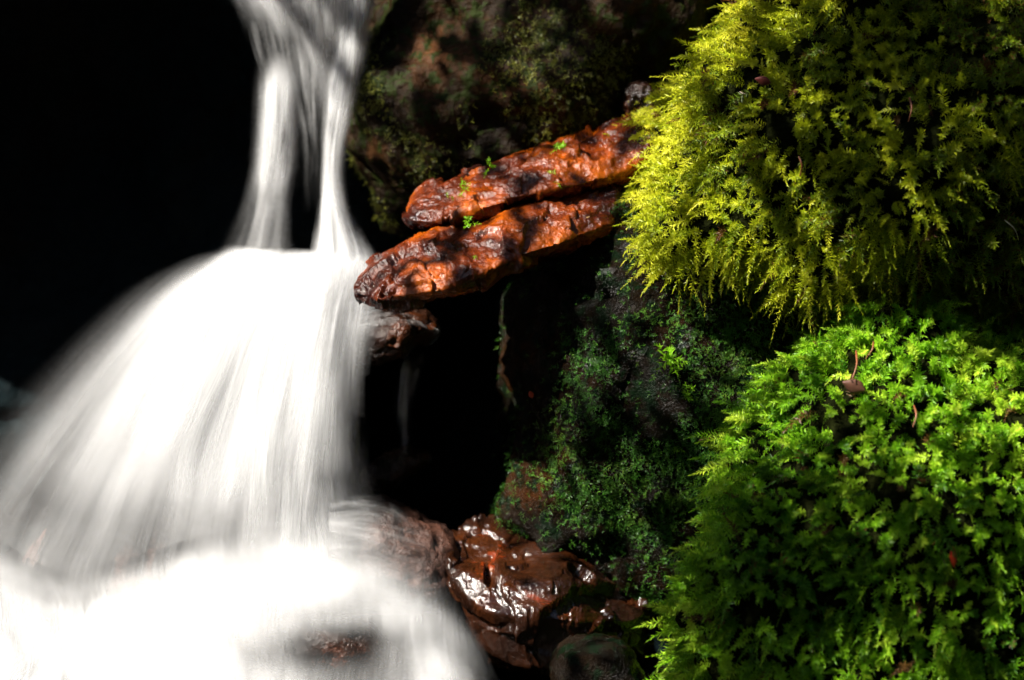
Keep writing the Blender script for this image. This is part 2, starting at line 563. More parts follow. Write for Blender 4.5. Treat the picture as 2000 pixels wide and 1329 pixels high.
def pix(p):
    d = p - CAM
    z = d @ fwd
    return 1000 + d[:, 0] / z * D * 1000, 664.5 - (d @ upv) / z * D * 1000

def moss_layer(name, V, F, n, mat, Lr, K, cond, parent, seed, tintfun=None, **kw):
    g = np.random.default_rng(seed)
    p, N = scatter(V, F, n, g, cond)
    L = g.uniform(*Lr, size=n)
    W = shoots(p, N, L, K, g=g, **kw)
    clump = 0.5 + 0.28 * fbm(p * 7, 3, seed)
    tint = np.clip(clump + g.normal(scale=0.15, size=n), 0.07, 1)
    tint[g.random(n) < 0.02] = 0
    if tintfun is not None: tint = tintfun(p, tint)
    tt = np.clip(np.repeat(tint, K) + g.normal(scale=0.06, size=n * K) * np.repeat(tint > 0.03, K), 0, 1)
    o = mesh_obj(name, W, np.arange(len(W)).reshape(-1, 4), mat, parent=parent, smooth=False, attrs={'tint': np.repeat(tt, 4)})
    o['kind'] = 'stuff'
    return o

def front(cen, N):
    view = CAM - cen
    view /= np.linalg.norm(view, axis=1, keepdims=True)
    px, py = pix(cen)
    inside = (px > -150) & (px < 2350) & (py > -250) & (py < 1600)
    return ((N * view).sum(1) > -0.25) * np.where(inside, 1.0, 0.12)

def mossy(outline, centre, Y0, ry, lean, seed, label, mat, n, Lr, droop, bias, up, group, leaf, K, tintfun=None):
    V, F = boulder(outline, Y0, ry, centre, 6, 0.8, lean, 0.085, 4, seed, 0.0, fine=0.014)
    root = mesh_obj('mossy_boulder', V, F, M_soil)
    tag(root, label, 'boulder', group)
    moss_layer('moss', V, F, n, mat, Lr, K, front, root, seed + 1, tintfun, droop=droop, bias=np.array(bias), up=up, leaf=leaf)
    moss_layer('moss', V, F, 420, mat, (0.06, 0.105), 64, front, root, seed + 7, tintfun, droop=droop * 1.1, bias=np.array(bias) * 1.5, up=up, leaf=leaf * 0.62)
    return root

UP = [(1560, 0), (1480, 85), (1405, 150), (1325, 215), (1255, 285), (1225, 350), (1235, 430), (1262, 485), (1330, 515), (1410, 525), (1490, 550), (1590, 580), (1760, 610),
      (2000, 640), (2300, 600), (2480, 300), (2450, -50), (2200, -260), (1900, -260), (1680, -140)]
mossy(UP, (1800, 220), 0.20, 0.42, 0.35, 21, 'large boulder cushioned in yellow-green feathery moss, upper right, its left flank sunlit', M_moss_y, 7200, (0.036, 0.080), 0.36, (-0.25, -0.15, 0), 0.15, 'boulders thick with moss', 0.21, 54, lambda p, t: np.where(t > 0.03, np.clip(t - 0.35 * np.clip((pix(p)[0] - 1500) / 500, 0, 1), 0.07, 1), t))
LO = [(1340, 1400), (1362, 1250), (1378, 1120), (1405, 1010), (1465, 900), (1520, 805), (1580, 700), (1645, 635), (1725, 608), (1830, 612), (1930, 655), (2060, 680), (2300, 760),
      (2420, 1000), (2400, 1350), (2200, 1650), (1800, 1720), (1450, 1650)]
mossy(LO, (1820, 1100), -0.22, 0.38, 0.35, 33, 'boulder cushioned in vivid green leafy moss, lower right, its rounded top sunlit', M_moss_g, 6200, (0.034, 0.078), 0.42, (-0.25, -0.25, 0), 0.25, 'boulders thick with moss', 0.22, 60)

# ------------------------------------------------------------------ bare and thinly mossed rocks
def rock(name, outline, Y0, ry, mat, label, cat='rock', group=None, **kw):
    V, F = boulder(outline, Y0, ry, **kw)
    o = mesh_obj(name, V, F, mat)
    return tag(o, label, cat, group), V, F

MID = [(1215, 395), (1135, 430), (1075, 500), (1028, 575), (1000, 650), (995, 740), (1000, 850), (995, 930), (980, 1000), (1000, 1060), (1100, 1160), (1230, 1230), (1400, 1250),
       (1600, 1100), (1700, 800), (1650, 550), (1450, 420)]
mid, mV, mF = rock('mossy_rock', MID, 0.22, 0.34, M_mid, 'dark wet rock thinly grown with small green moss leaves, below the yellow-green mossy boulder', 'boulder', centre=(1330, 800), lean=-0.05, rough=0.03, freq=5, seed=41, fine=0.005, chip=((0.14, 0.014), (0.05, 0.006)))
def mid_cond(cen, N):
    px, py = pix(cen)
    patch = np.clip(0.35 + 1.1 * fbm(cen * 5, 4, 77), 0.05, 1) * np.clip((px - 1020) / 180, 0.12, 1)
    return front(cen, N) * patch
moss_layer('moss', mV, mF, 24000, M_moss_d, (0.007, 0.017), 8, mid_cond, mid, 43, droop=0.5, up=0.1, leaf=0.5)
BK = [(725, -40), (705, 100), (690, 220), (700, 330), (735, 420), (800, 470), (930, 450), (1100, 380), (1260, 260), (1360, 120), (1420, -60), (1350, -220), (1000, -260), (800, -180)]
bk, bV, bF = rock('mossy_rock', BK, 0.50, 0.22, M_back, 'dim brown rock speckled with olive moss beside the top of the waterfall', 'boulder', centre=(1020, 110), lean=0.25, rough=0.05, freq=4, seed=51, fine=0.012)
def back_cond(cen, N):
    return front(cen, N) * np.clip(0.1 + 1.5 * fbm(cen * 6, 4, 78), 0.0, 1)
moss_layer('moss', bV, bF, 6000, M_moss_b, (0.008, 0.018), 8, back_cond, bk, 53, droop=0.4, up=0.1, leaf=0.45)

s1 = [(1275, 205, 1275, 300, 0.20, 0.08), (1215, 232, 1225, 345, 0.18, 0.09), (1140, 258, 1150, 370, 0.15, 0.10), (1050, 283, 1060, 388, 0.12, 0.10), (960, 322, 985, 408, 0.10, 0.10),
      (880, 352, 900, 430, 0.08, 0.09), (830, 375, 840, 440, 0.07, 0.07), (797, 405, 797, 435, 0.06, 0.05)]
PRF = [(1, .9), (.92, .2), (.45, -.35), (-.2, -.8), (-.75, -1), (-1, -.7), (-1, .6), (0, 1)]
V, F = slab(s1, rough=0.006, freq=10, seed=61, lean=0.3, profile=PRF, chip=((0.13, 0.010), (0.05, 0.004)), fine=0.002)
a1 = tag(mesh_obj('rock_slab', V, F, M_rust), 'upper rust orange rock slab jutting left from the mossy boulder', 'rock', 'rust orange slabs')
s2 = [(1215, 335, 1215, 440, 0.09, 0.08), (1160, 352, 1160, 462, 0.07, 0.09), (1080, 372, 1090, 492, 0.03, 0.10), (1000, 398, 1010, 518, 0.00, 0.11), (920, 425, 935, 553, -0.03, 0.11),
      (850, 452, 865, 578, -0.06, 0.10), (785, 484, 800, 590, -0.08, 0.09), (738, 515, 745, 596, -0.09, 0.07), (704, 556, 706, 584, -0.09, 0.05)]
V, F = slab(s2, rough=0.005, freq=10, seed=63, lean=0.3, profile=PRF, chip=((0.14, 0.010), (0.05, 0.004)), fine=0.002)
a2 = tag(mesh_obj('rock_slab', V, F, M_rust), 'lower rust orange rock slab whose rounded tip meets the white water', 'rock', 'rust orange slabs')

BS = [(878, 1060, 880, 1120, -0.06, 0.09), (905, 1030, 915, 1215, -0.09, 0.15), (950, 1008, 950, 1270, -0.11, 0.19), (1015, 1002, 1010, 1300, -0.12, 0.21), (1070, 985, 1080, 1310, -0.12, 0.22), (1120, 1000, 1130, 1310, -0.11, 0.21),
      (1175, 1048, 1180, 1290, -0.09, 0.18), (1232, 1100, 1236, 1262, -0.08, 0.15), (1268, 1140, 1270, 1215, -0.06, 0.09)]
BPR = [(1, .9), (.5, .38), (.3, .22), (-.02, -.28), (-.38, -.52), (-.46, -.50), (-.6, -.44), (-1, -.46), (-1, .9), (0, 1)]
V, F = slab(BS, nphi=220, nt=220, rough=0.004, freq=8, seed=74, lean=0.0, profile=BPR, chip=((0.19, 0.011), (0.08, 0.005), (0.02, 0.0012)), fine=0.0012, capn=8)
tag(mesh_obj('wet_boulder', V, F, M_wet), 'glossy wet brown boulder with white sun glints standing beside the foaming pool', 'boulder')
rock('wet_stone', [(1085, 1290), (1110, 1258), (1160, 1245), (1215, 1255), (1250, 1300), (1260, 1370), (1180, 1420), (1090, 1390)], -0.28, 0.10, M_mid, 'small rounded dark stone below the glossy wet boulder at the picture bottom', 'stone', lean=0.5, rough=0.010, freq=12, seed=73, fine=0.003, sub=5)
rock('stone', [(690, 645), (720, 608), (780, 610), (830, 628), (845, 648), (810, 668), (770, 695), (700, 705)], 0.16, 0.10, M_dark, 'small rusty stone under the tip of the lower orange slab', 'stone', lean=0.5, rough=0.012, freq=12, seed=75, sub=5)
rock('stone', [(705, 930), (740, 900), (790, 882), (830, 885), (835, 905), (800, 930), (760, 950), (715, 955)], 0.20, 0.07, M_dark, 'narrow reddish stone at the foot of the thin trickle', 'stone', lean=0.5, rough=0.010, freq=12, seed=77, sub=5)
rock('stone', [(1225, 190), (1245, 168), (1275, 175), (1285, 205), (1260, 228), (1228, 222)], 0.30, 0.05, M_dark, 'dim red stone tucked behind the inner end of the upper orange slab', 'stone', lean=0.3, rough=0.008, freq=12, seed=79, sub=5)
FB = [(480, 550), (390, 575), (310, 650), (235, 770), (170, 900), (110, 1030), (60, 1150), (20, 1300), (300, 1350), (620, 1250), (690, 1000), (668, 800), (690, 640), (670, 555), (580, 540)]
rock('boulder', FB, 0.45, 0.26, M_bed, 'rosy brown boulder glimpsed through the broad white fan of water', 'boulder', centre=(400, 900), lean=0.38, rough=0.03, freq=5, seed=81, sub=6)
rock('boulder', [(660, 1010), (720, 985), (800, 1005), (870, 1040), (890, 1090), (880, 1160), (800, 1190), (690, 1190), (640, 1110)], 0.02, 0.14, M_bed, 'brown boulder thinly veiled by spray left of the glossy wet boulder', 'boulder', lean=0.8, rough=0.015, freq=8, seed=83, sub=5)
rock('stone', [(505, 1235), (540, 1205), (600, 1195), (680, 1215), (750, 1250), (780, 1290), (700, 1320), (580, 1315), (515, 1290)], -0.215, 0.10, M_dark, 'dark stone with an amber top breaking through the white foam', 'stone', lean=0.3, rough=0.012, freq=11, seed=85, sub=5)

# ------------------------------------------------------------------ water
def sstep(x, w):
    x = np.clip(x / max(w, 1e-6), 0, 1)
    return x * x * (3 - 2 * x)

def flow_at(lines, n=60):
    """dense table of the flow: rows down the flow, columns across it"""
    ls = np.stack([catmull(l, n) for l in lines], 1)
    return np.stack([catmull(ls[i], n) for i in range(n)], 0)

def table(T, u, v):
    n = T.shape[0]
    x = np.clip(u, 0, 1) * (n - 1); y = np.clip(v, 0, 1) * (n - 1)
    i = np.clip(x.astype(int), 0, n - 2); j = np.clip(y.astype(int), 0, n - 2)
    fx = (x - i)[..., None]; fy = (y - j)[..., None]
    return (T[j, i] * (1 - fx) + T[j, i + 1] * fx) * (1 - fy) + (T[j + 1, i] * (1 - fx) + T[j + 1, i + 1] * fx) * fy

def sstep(x, w):
    x = np.clip(x / max(w, 1e-6), 0, 1)
    return x * x * (3 - 2 * x)

def strands(name, lines, dens, n, width, length, cover, parent, depth=0.03, seed=0, m=18, wander=0.02, streak=(3.0, 1.2), contrast=0.6, vr=(0, 1)):
    """white water as many thin overlapping veils, each following the flow for a stretch and thinning out to its sides and ends"""
    g = np.random.default_rng(seed + 700)
    T = flow_at(lines)
    # where the flow is wider it needs more veils
    gu, gv = np.meshgrid((np.arange(40) + .5) / 40, (np.arange(40) + .5) / 40)
    C = table(T, gu, gv)
    du = np.gradient(C, axis=1)[..., :2]; dv = np.gradient(C, axis=0)[..., :2]
    area = np.abs(du[..., 0] * dv[..., 1] - du[..., 1] * dv[..., 0])
    wgt = (area * (0.15 + np.clip(bilin(dens, gu, gv), 0, 1))).ravel()
    k = g.choice(1600, size=n, p=wgt / wgt.sum())
    u0 = gu.ravel()[k] + g.uniform(-.5, .5, n) / 40
    v0 = gv.ravel()[k] + g.uniform(-.5, .5, n) / 40
    ln = g.uniform(*length, size=n)
    wd = np.exp(g.uniform(math.log(width[0]), math.log(width[1]), n))
    t = np.linspace(0, 1, m)
    v = v0[:, None] + (t - 0.5)[None] * ln[:, None]
    u = u0[:, None] + wander * (fbm(np.stack([v * 2.5, np.repeat(u0[:, None], m, 1) * 6, np.full_like(v, seed)], -1), 2, seed))
    tap = np.sin(np.pi * t)[None] ** 0.8 * np.ones((n, 1))
    inside = sstep(v, 0.03) * sstep(1.0 - v, 0.03)
    c = table(T, u, v)
    a = table(T, u - 0.004, v); b = table(T, u + 0.004, v)
    ac = b - a
    ac[..., 2] = 0
    nl = np.linalg.norm(ac[..., :2], axis=-1, keepdims=True) + 1e-9
    ac = ac / nl
    dn = np.clip(bilin(dens, u, v), 0, 1)
    cov = np.clip(cover * g.uniform(0.5, 1.3, (n, 1)) * dn ** 1.9 * tap * inside, 0, 0.97)
    cov *= (u > 0.0) * (u < 1.0)
    prof = np.array([-1, -.6, -.25, .25, .6, 1.0]); pc = np.array([0, .38, 1, 1, .38, 0])
    q = c[:, :, None, :] + ac[:, :, None, :] * (prof[None, None, :] * wd[:, None, None] * (0.7 + 0.5 * t)[None, :, None])[..., None]
    dz = g.normal(size=n)[:, None, None] * depth
    W = P(q[..., 0], q[..., 1], q[..., 2] + dz + 0.004 * prof[None, None] ** 2)
    cv = cov[:, :, None] * pc[None, None]
    keep = cov.max(1) > 0.012
    W, cv = W[keep], cv[keep]
    nk = len(W)
    one = grid_faces(m, 6)
    F = (one[None] + (np.arange(nk) * m * 6)[:, None, None]).reshape(-1, 4)
    uvx = prof[None, None] * (wd[keep] / 12)[:, None, None] + g.uniform(0, 90, nk)[:, None, None] + np.zeros((nk, m, 6))
    uvy = (t[None, :, None] * (ln[keep] * 6)[:, None, None]) + g.uniform(0, 90, nk)[:, None, None] + np.zeros((nk, m, 6))
    mat = water_mat('white_water', streak[0], streak[1], contrast, seed)
    return mesh_obj(name, W.reshape(-1, 3), F, mat, parent=parent, attrs={'cover': cv.ravel()}, uv=np.stack([uvx, uvy], -1).reshape(-1, 2))

def core(name, lines, dens, parent, lo=0.72, hi=1.0, back=0.02, seed=0, n=110):
    """the dense body of the water behind its veils"""
    T = flow_at(lines, n)
    u, v = np.meshgrid(np.linspace(0, 1, n), np.linspace(0, 1, n))
    W = P(T[..., 0], T[..., 1], T[..., 2] + back).reshape(-1, 3)
    W[:, 1] += 0.008 * fbm(np.stack([u * 6, v * 2, u * 0 + seed], -1).reshape(-1, 3), 3, seed)
    rag = 0.10 * fbm(np.stack([u * 18, v * 3.5, u * 0 + seed], -1), 4, seed + 4)
    c = np.clip((bilin(dens, u, v) + rag - lo) / (hi - lo), 0, 1)
    c = c * c * (3 - 2 * c) * sstep(v, 0.17)
    F = grid_faces(n, n)
    F = F[c.ravel()[F].max(1) > 0]
    return mesh_obj(name, W, F, water_mat('dense_white_water', 30, 2, 0.5, seed), parent=parent, attrs={'cover': c.ravel() * 1.0}, uv=np.stack([u, v], -1).reshape(-1, 2))

fall = empty('waterfall', P(420, 1180, 0.1))
tag(fall, 'silky white waterfall dropping in two streams and spreading into a broad fan', 'waterfall', kind='structure')
CH = [[(440, -160, 0.36), (455, -20, 0.36), (480, 60, 0.36), (510, 140, 0.38), (535, 240, 0.40)],
      [(520, -160, 0.30), (530, -20, 0.30), (560, 60, 0.31), (585, 140, 0.33), (600, 240, 0.36)],
      [(620, -160, 0.28), (620, -20, 0.28), (625, 60, 0.30), (632, 140, 0.32), (636, 240, 0.36)],
      [(690, -160, 0.30), (680, -20, 0.30), (676, 60, 0.31), (668, 140, 0.34), (660, 240, 0.36)],
      [(745, -160, 0.36), (728, -20, 0.36), (716, 60, 0.36), (704, 140, 0.37), (685, 240, 0.38)]]
CD = [[.3, .95, 1, 1, .4], [.25, .95, 1, 1, .4], [.2, .7, 1, 1, .35], [.08, .25, .95, .8, .2], [.03, .12, .5, .4, .1], [0, .06, .25, .15, 0]]
core('water_body', CH, CD, fall, 0.5, 0.95, 0.015, 45, 60)
strands('water_chute', CH, CD, 420, (10, 34), (.25, .6), 0.6, fall, 0.02, 3)
LS = [[(500, 105, 0.34), (502, 230, 0.32), (494, 320, 0.32), (474, 410, 0.30), (430, 510, 0.26), (390, 590, .16)],
      [(535, 100, 0.30), (532, 230, 0.28), (525, 320, 0.28), (512, 410, 0.27), (488, 520, 0.22), (460, 610, .08)],
      [(562, 100, 0.30), (560, 230, 0.28), (553, 320, 0.28), (542, 410, 0.27), (530, 525, 0.22), (525, 620, .06)],
      [(596, 105, 0.34), (592, 230, 0.32), (586, 320, 0.32), (572, 410, 0.30), (580, 520, 0.26), (590, 620, .10)]]
strands('water_stream', LS, [[.0, .15, .15, .0], [.12, .85, .85, .1], [.2, 1, 1, .15], [.2, .8, .7, .1], [.15, .42, .34, .1], [.12, .32, .26, .1], [.25, .45, .42, .2], [.3, .5, .5, .2]], 300, (6, 20), (.2, .5), 0.5, fall, 0.012, 8)
RS = [[(655, -60, 0.33), (645, 100, 0.32), (636, 200, 0.31), (630, 300, 0.30), (626, 400, 0.28), (614, 500, 0.24), (600, 600, .10)],
      [(678, -60, 0.30), (668, 100, 0.28), (656, 200, 0.27), (644, 300, 0.27), (642, 400, 0.25), (645, 505, 0.20), (640, 610, .05)],
      [(708, -60, 0.30), (696, 100, 0.28), (680, 200, 0.27), (660, 300, 0.27), (660, 400, 0.25), (685, 505, 0.20), (680, 610, .07)],
      [(745, -60, 0.33), (722, 100, 0.32), (704, 200, 0.31), (676, 300, 0.30), (682, 400, 0.28), (728, 500, 0.24), (720, 600, .14)]]
strands('water_stream', RS, [[.2, .9, .9, .2], [.3, .9, .9, .2], [.3, .95, .9, .15], [.25, .8, .65, .08], [.25, .65, .5, .06], [.4, .95, .85, .15], [.6, 1, 1, .5], [.4, .9, .9, .4]], 320, (5, 18), (.2, .5), 0.5, fall, 0.012, 12)
VE = [[(480, 40, 0.39), (505, 130, 0.39), (545, 220, 0.39), (565, 320, 0.39), (575, 420, .39)],
      [(590, 40, 0.38), (600, 130, 0.38), (608, 220, 0.38), (612, 320, 0.38), (614, 420, .38)],
      [(660, 40, 0.38), (656, 130, 0.38), (650, 220, 0.38), (646, 320, 0.38), (642, 420, .38)]]
strands('water_veil', VE, [[.5, .7, .5], [.4, .8, .6], [.2, .6, .5], [.05, .25, .25], [.0, .1, .1]], 130, (4, 14), (.25, .5), 0.3, fall, 0.01, 15, contrast=0.9)

FAN = [[(462, 480, .30), (378, 500, .26), (285, 565, .20), (192, 660, .15), (98, 770, .10), (0, 890, .05), (-100, 1020, .02), (-180, 1150, 0)],
       [(495, 480, .28), (430, 512, .20), (346, 588, .13), (260, 700, .06), (174, 828, .01), (90, 955, -.03), (20, 1090, -.06), (-10, 1220, -.08)],
       [(525, 481, .26), (478, 507, .17), (405, 602, .08), (335, 730, .00), (268, 860, -.05), (212, 1000, -.09), (170, 1120, -.12), (150, 1250, -.14)],
       [(570, 484, .24), (545, 525, .14), (495, 635, .04), (450, 760, -.03), (410, 880, -.08), (380, 1000, -.12), (360, 1110, -.14), (350, 1250, -.16)],
       [(620, 486, .24), (608, 530, .13), (580, 645, .03), (552, 770, -.03), (532, 890, -.08), (522, 1010, -.11), (516, 1100, -.13), (510, 1250, -.15)],
       [(668, 486, .24), (660, 532, .14), (642, 645, .04), (625, 770, -.02), (612, 890, -.06), (606, 1000, -.09), (606, 1080, -.11), (600, 1240, -.13)],
       [(700, 491, .26), (685, 538, .16), (656, 645, .07), (640, 770, .02), (630, 890, -.02), (634, 990, -.05), (646, 1060, -.07), (656, 1200, -.09)],
       [(738, 506, .28), (714, 552, .20), (686, 640, .12), (674, 740, .08), (670, 850, .05), (685, 960, .02), (710, 1030, 0), (725, 1150, -.03)]]
FD = [[.0, .05, .1, .2, .2, .5, .6, .1], [.06, .4, .85, .97, .97, 1, 1, .35], [.08, .5, 1, 1, 1, 1, 1, .35], [.1, .5, .97, 1, 1, 1, 1, .3],
      [.14, .46, .84, 1, 1, 1, .98, .3], [.18, .42, .62, .82, .97, 1, .9, .3], [.18, .28, .36, .46, .76, 1, .88, .35], [.2, .34, .36, .38, .64, .97, .92, .4], [.3, .42, .44, .46, .8, 1, .9, .3]]
core('water_body', FAN, FD, fall, 0.74, 1.06, 0.025, 41)
strands('water_fan', FAN, FD, 800, (22, 90), (.25, .65), 0.42, fall, 0.030, 20, 20)
strands('water_streak', FAN, FD, 1100, (3, 16), (.2, .6), 0.15, fall, 0.035, 21, 20, contrast=0.9)
strands('water_curtain', [[(690, 690, .12), (684, 780, .10), (677, 870, .08), (682, 1000, .05)],
                          [(702, 700, .13), (700, 790, .11), (697, 880, .09), (702, 1000, .06)],
                          [(718, 720, .14), (720, 800, .12), (720, 890, .10), (730, 1000, .07)]],
        [[.3, .2, 0], [.6, .5, .2], [.8, .6, .3], [.8, .5, .2]], 90, (2, 7), (.3, .7), 0.25, fall, 0.012, 25, contrast=1.0)
strands('water_trickle', [[(768, 680, .12), (768, 760, .12), (768, 830, .13), (778, 910, .14)],
                          [(795, 680, .11), (788, 760, .11), (786, 830, .12), (790, 910, .13)],
                          [(832, 690, .12), (814, 760, .12), (806, 830, .13), (804, 910, .14)]],
        [[0, .15, .4], [.1, .6, .4], [.2, .7, .1], [.1, .5, .1], [0, .3, 0]], 90, (2, 8), (.3, .7), 0.30, fall, 0.012, 27, contrast=1.0)
strands('water_spill', [[(600, 600, .0), (645, 560, -.02), (690, 520, -.03), (740, 490, -.04)],
                        [(660, 620, .0), (675, 575, -.04), (700, 540, -.07), (742, 505, -.08)],
                        [(705, 640, .02), (700, 600, -.04), (708, 570, -.07), (740, 530, -.08)]],
        [[.6, .6, .3], [.5, .5, .3], [.3, .3, .2], [0, .1, .1]], 70, (3, 14), (.3, .7), 0.22, fall, 0.012, 28)
strands('water_spill', [[(700, 612, .04), (760, 606, .04), (810, 618, .04), (858, 642, .04)],
                        [(700, 630, .03), (760, 618, .03), (808, 626, .03), (858, 648, .03)],
                        [(700, 665, .03), (758, 655, .03), (800, 642, .03), (858, 655, .03)]],
        [[.6, .7, .5], [.4, .4, .2], [.3, .5, .2], [.2, .9, .2]], 46, (2, 8), (.25, .5), 0.25, fall, 0.008, 29)

pool = empty('water', P(450, 1329, -0.2))
tag(pool, 'white foaming water racing across the bottom left under the fan', 'water', kind='structure')
xs = [-160, 0, 110, 250, 400, 520, 620, 720, 800, 870, 935]
tops = [1010, 1060, 1110, 1090, 1045, 1030, 1020, 1000, 1010, 1060, 1130]
lines = []
for x, t in zip(xs, tops):
    lines.append([(x + 14 * q * (x > 700), t + (1500 - t) * q, -0.17 - 0.34 * q ** 0.9) for q in (0, .15, .3, .45, .6, .8, 1.0)])
RD = [[.1, .2, .1, .1, .1, .1, .1, .05, .0, .0, .0],
      [.45, .55, .42, .45, .5, .5, .35, .15, .05, .0, .0],
      [.75, .85, .75, .8, .95, .93, .75, .45, .3, .2, .0],
      [.95, 1, 1, 1, .95, .62, .36, .42, .75, .7, .08],
      [1, 1, 1, 1, .93, .38, .06, .04, .45, .72, .1],
      [1, 1, 1, 1, .95, .55, .3, .2, .5, .7, .12],
      [.9, .95, 1, 1, .95, .8, .7, .6, .7, .75, .2],
      [.7, .85, .95, 1, .95, .8, .6, .5, .7, .7, .25]]
core('water_body', lines, RD, pool, 0.76, 1.05, 0.03, 43)
strands('water_rapid', lines, RD, 620, (30, 110), (.22, .6), 0.42, pool, 0.018, 31, 16)
strands('water_streak', lines, RD, 600, (3, 16), (.12, .4), 0.18, pool, 0.02, 32, 16, contrast=0.9)
# wisps curling over the brown boulder to the right
strands('water_wisp', [[(640, 985, -.13), (720, 985, -.13), (800, 1010, -.14), (880, 1060, -.14)],
                       [(640, 1040, -.17), (720, 1050, -.17), (800, 1075, -.18), (880, 1095, -.17)],
                       [(640, 1100, -.20), (720, 1120, -.20), (800, 1140, -.20), (885, 1130, -.18)],
                       [(640, 1160, -.22), (720, 1170, -.22), (800, 1180, -.22), (885, 1170, -.20)]],
        [[.9, 1, 1, 1], [.6, .7, .6, .9], [.35, .35, .35, .8], [.2, .3, .2, .4], [.0, .15, .0, .1]], 260, (4, 26), (.25, .6), 0.22, pool, 0.012, 35, wander=0.06, contrast=0.9)

# ------------------------------------------------------------------ unseen leafy boughs added above the frame to dapple the light
def add_shade_tree():
    foot = np.array([-1.7, 1.5, 3.4])
    root = empty('shade_tree', foot)
    tag(root, 'unseen leafy boughs on a trunk, added above the frame to shade chosen rocks', 'shade_tree')
    def tube(pts, r0, r1, n=10, m=40):
        p = catmull(pts, m)
        t = np.gradient(p, axis=0); t /= np.linalg.norm(t, axis=1, keepdims=True)
        e1 = np.cross(t, [0.3, 1, 0.1]); e1 /= np.linalg.norm(e1, axis=1, keepdims=True)
        e2 = np.cross(t, e1)
        a = np.linspace(0, 6.283, n, endpoint=False)
        r = np.linspace(r0, r1, m)[:, None, None]
        V = (p[:, None] + r * (e1[:, None] * np.cos(a)[None, :, None] + e2[:, None] * np.sin(a)[None, :, None])).reshape(-1, 3)
        return V, grid_faces(m, n, True)
    top = np.array([-1.6, 0.2, 5.0])
    V, F = tube([foot - [0, 0, 1.2], foot + [0, -0.2, 0.5], foot + [0.05, -0.7, 1.1], top], 0.16, 0.08)
    mesh_obj('trunk', V, F, M_cliff, parent=root)
    g = np.random.default_rng(99)
    Vs, off = [], 0
    # px, py, Y of the ground each bough shades, distance up the sun's ray, size, leaves
    for px, py, Y, t, sz, n in SHADE_BOUGHS:
        c = P(px, py, Y) + SUN_DIR * t
        V, F = tube([top - [0.2, 0, 0.5], (top + c) / 2 + [0, 0, 0.25], c], 0.03, 0.006, 7, 24)
        mesh_obj('branch', V, F, M_cliff, parent=root)
        p = c + np.clip(g.normal(size=(n, 3)), -1.6, 1.6) * np.array(sz) * 0.5
        d = g.normal(size=(n, 3)); d /= np.linalg.norm(d, axis=1, keepdims=True)
        sd = np.cross(d, g.normal(size=(n, 3))); sd /= np.linalg.norm(sd, axis=1, keepdims=True)
        L = g.uniform(0.05, 0.10, size=(n, 1))
        Vs.append(np.stack([p, p + d * L * 0.5 + sd * L * 0.3, p + d * L, p + d * L * 0.5 - sd * L * 0.3], 1).reshape(-1, 3))
    W = np.vstack(Vs)
    o = mesh_obj('leaves', W, np.arange(len(W)).reshape(-1, 4), M_moss_d, parent=root, smooth=False, attrs={'tint': np.repeat(g.random(len(W) // 4), 4)})
    o['kind'] = 'stuff'
SHADE_BOUGHS = [(1800, 420, -0.15, 3.2, (0.28, 0.35, 0.22), 120), (1990, 420, -0.15, 3.2, (0.36, 0.35, 0.45), 650), (1390, 1090, -0.5, 3.4, (0.24, 0.3, 0.44), 480),  # each leaf clump is placed to shade one chosen patch
          (1740, 1330, -0.6, 3.3, (0.8, 0.3, 0.30), 800), (1250, 850, -0.1, 3.0, (0.25, 0.3, 0.45), 130), (1000, 100, 0.28, 2.8, (0.5, 0.3, 0.26), 260)]
add_shade_tree()

# ------------------------------------------------------------------ small things caught on the moss and stones
def on_top(V, px, py, lift):
    """the point of a surface seen at a photo position, lifted towards the viewer"""
    qx, qy = pix(V)
    near = np.hypot(qx - px, qy - py) < 22
    c = V[near]
    p = c[((c - CAM) @ fwd).argmin()]
    q = P(px, py, p[1])
    v = CAM - q
    return q + v / np.linalg.norm(v) * lift
def wv(o):
    me = o.data
    a = np.empty(len(me.vertices) * 3, np.float32)
    me.vertices.foreach_get('co', a)
    return a.reshape(-1, 3) + np.array(o.location)
up_o = bpy.data.objects['mossy_boulder']
lo_o = bpy.data.objects['mossy_boulder.001']
VU, VL, VM, VS1, VS2 = wv(up_o), wv(lo_o), wv(mid), wv(a1), wv(a2)
M_needle = simple_mat('dry_needle', (0.16, 0.045, 0.010), 0.5)
M_red = simple_mat('red_leaf', (0.35, 0.03, 0.006), 0.4)
M_tan = simple_mat('tan_leaf', (0.5, 0.28, 0.10), 0.6)
M_twig = simple_mat('pale_twig', (0.45, 0.40, 0.30), 0.7)
def needle(S, a, b, r, mat, label, cat='needle', name='pine_needle', lift=0.05, group=None):
    p0, p1 = on_top(S, *a, lift), on_top(S, *b, lift)
    m = (p0 + p1) / 2 + np.array([0.004, -0.006, 0.003])
    p = catmull([p0, m, p1], 16)
    t = p1 - p0; t /= np.linalg.norm(t)
    e1 = np.cross(t, [0.2, 1, 0.1]); e1 /= np.linalg.norm(e1); e2 = np.cross(t, e1)
    an = np.linspace(0, 6.283, 7)[:-1]
    rr = r * np.interp(np.linspace(0, 1, 16), [0, .2, 1], [0.6, 1, 0.35])[:, None, None]
    V = (p[:, None] + rr * (e1[:, None] * np.cos(an)[:, None] + e2[:, None] * np.sin(an)[:, None])[None, 0] if False else p[:, None] + rr * (np.cos(an)[None, :, None] * e1 + np.sin(an)[None, :, None] * e2)).reshape(-1, 3)
    o = mesh_obj(name, V, grid_faces(16, 6, True), mat)
    tag(o, label, cat, group)
G = 'dry needles caught in the moss'
needle(VL, (1672, 685), (1664, 742), 0.0022, M_needle, 'rust brown needle upright near the top of the vivid green mossy boulder', group=G)
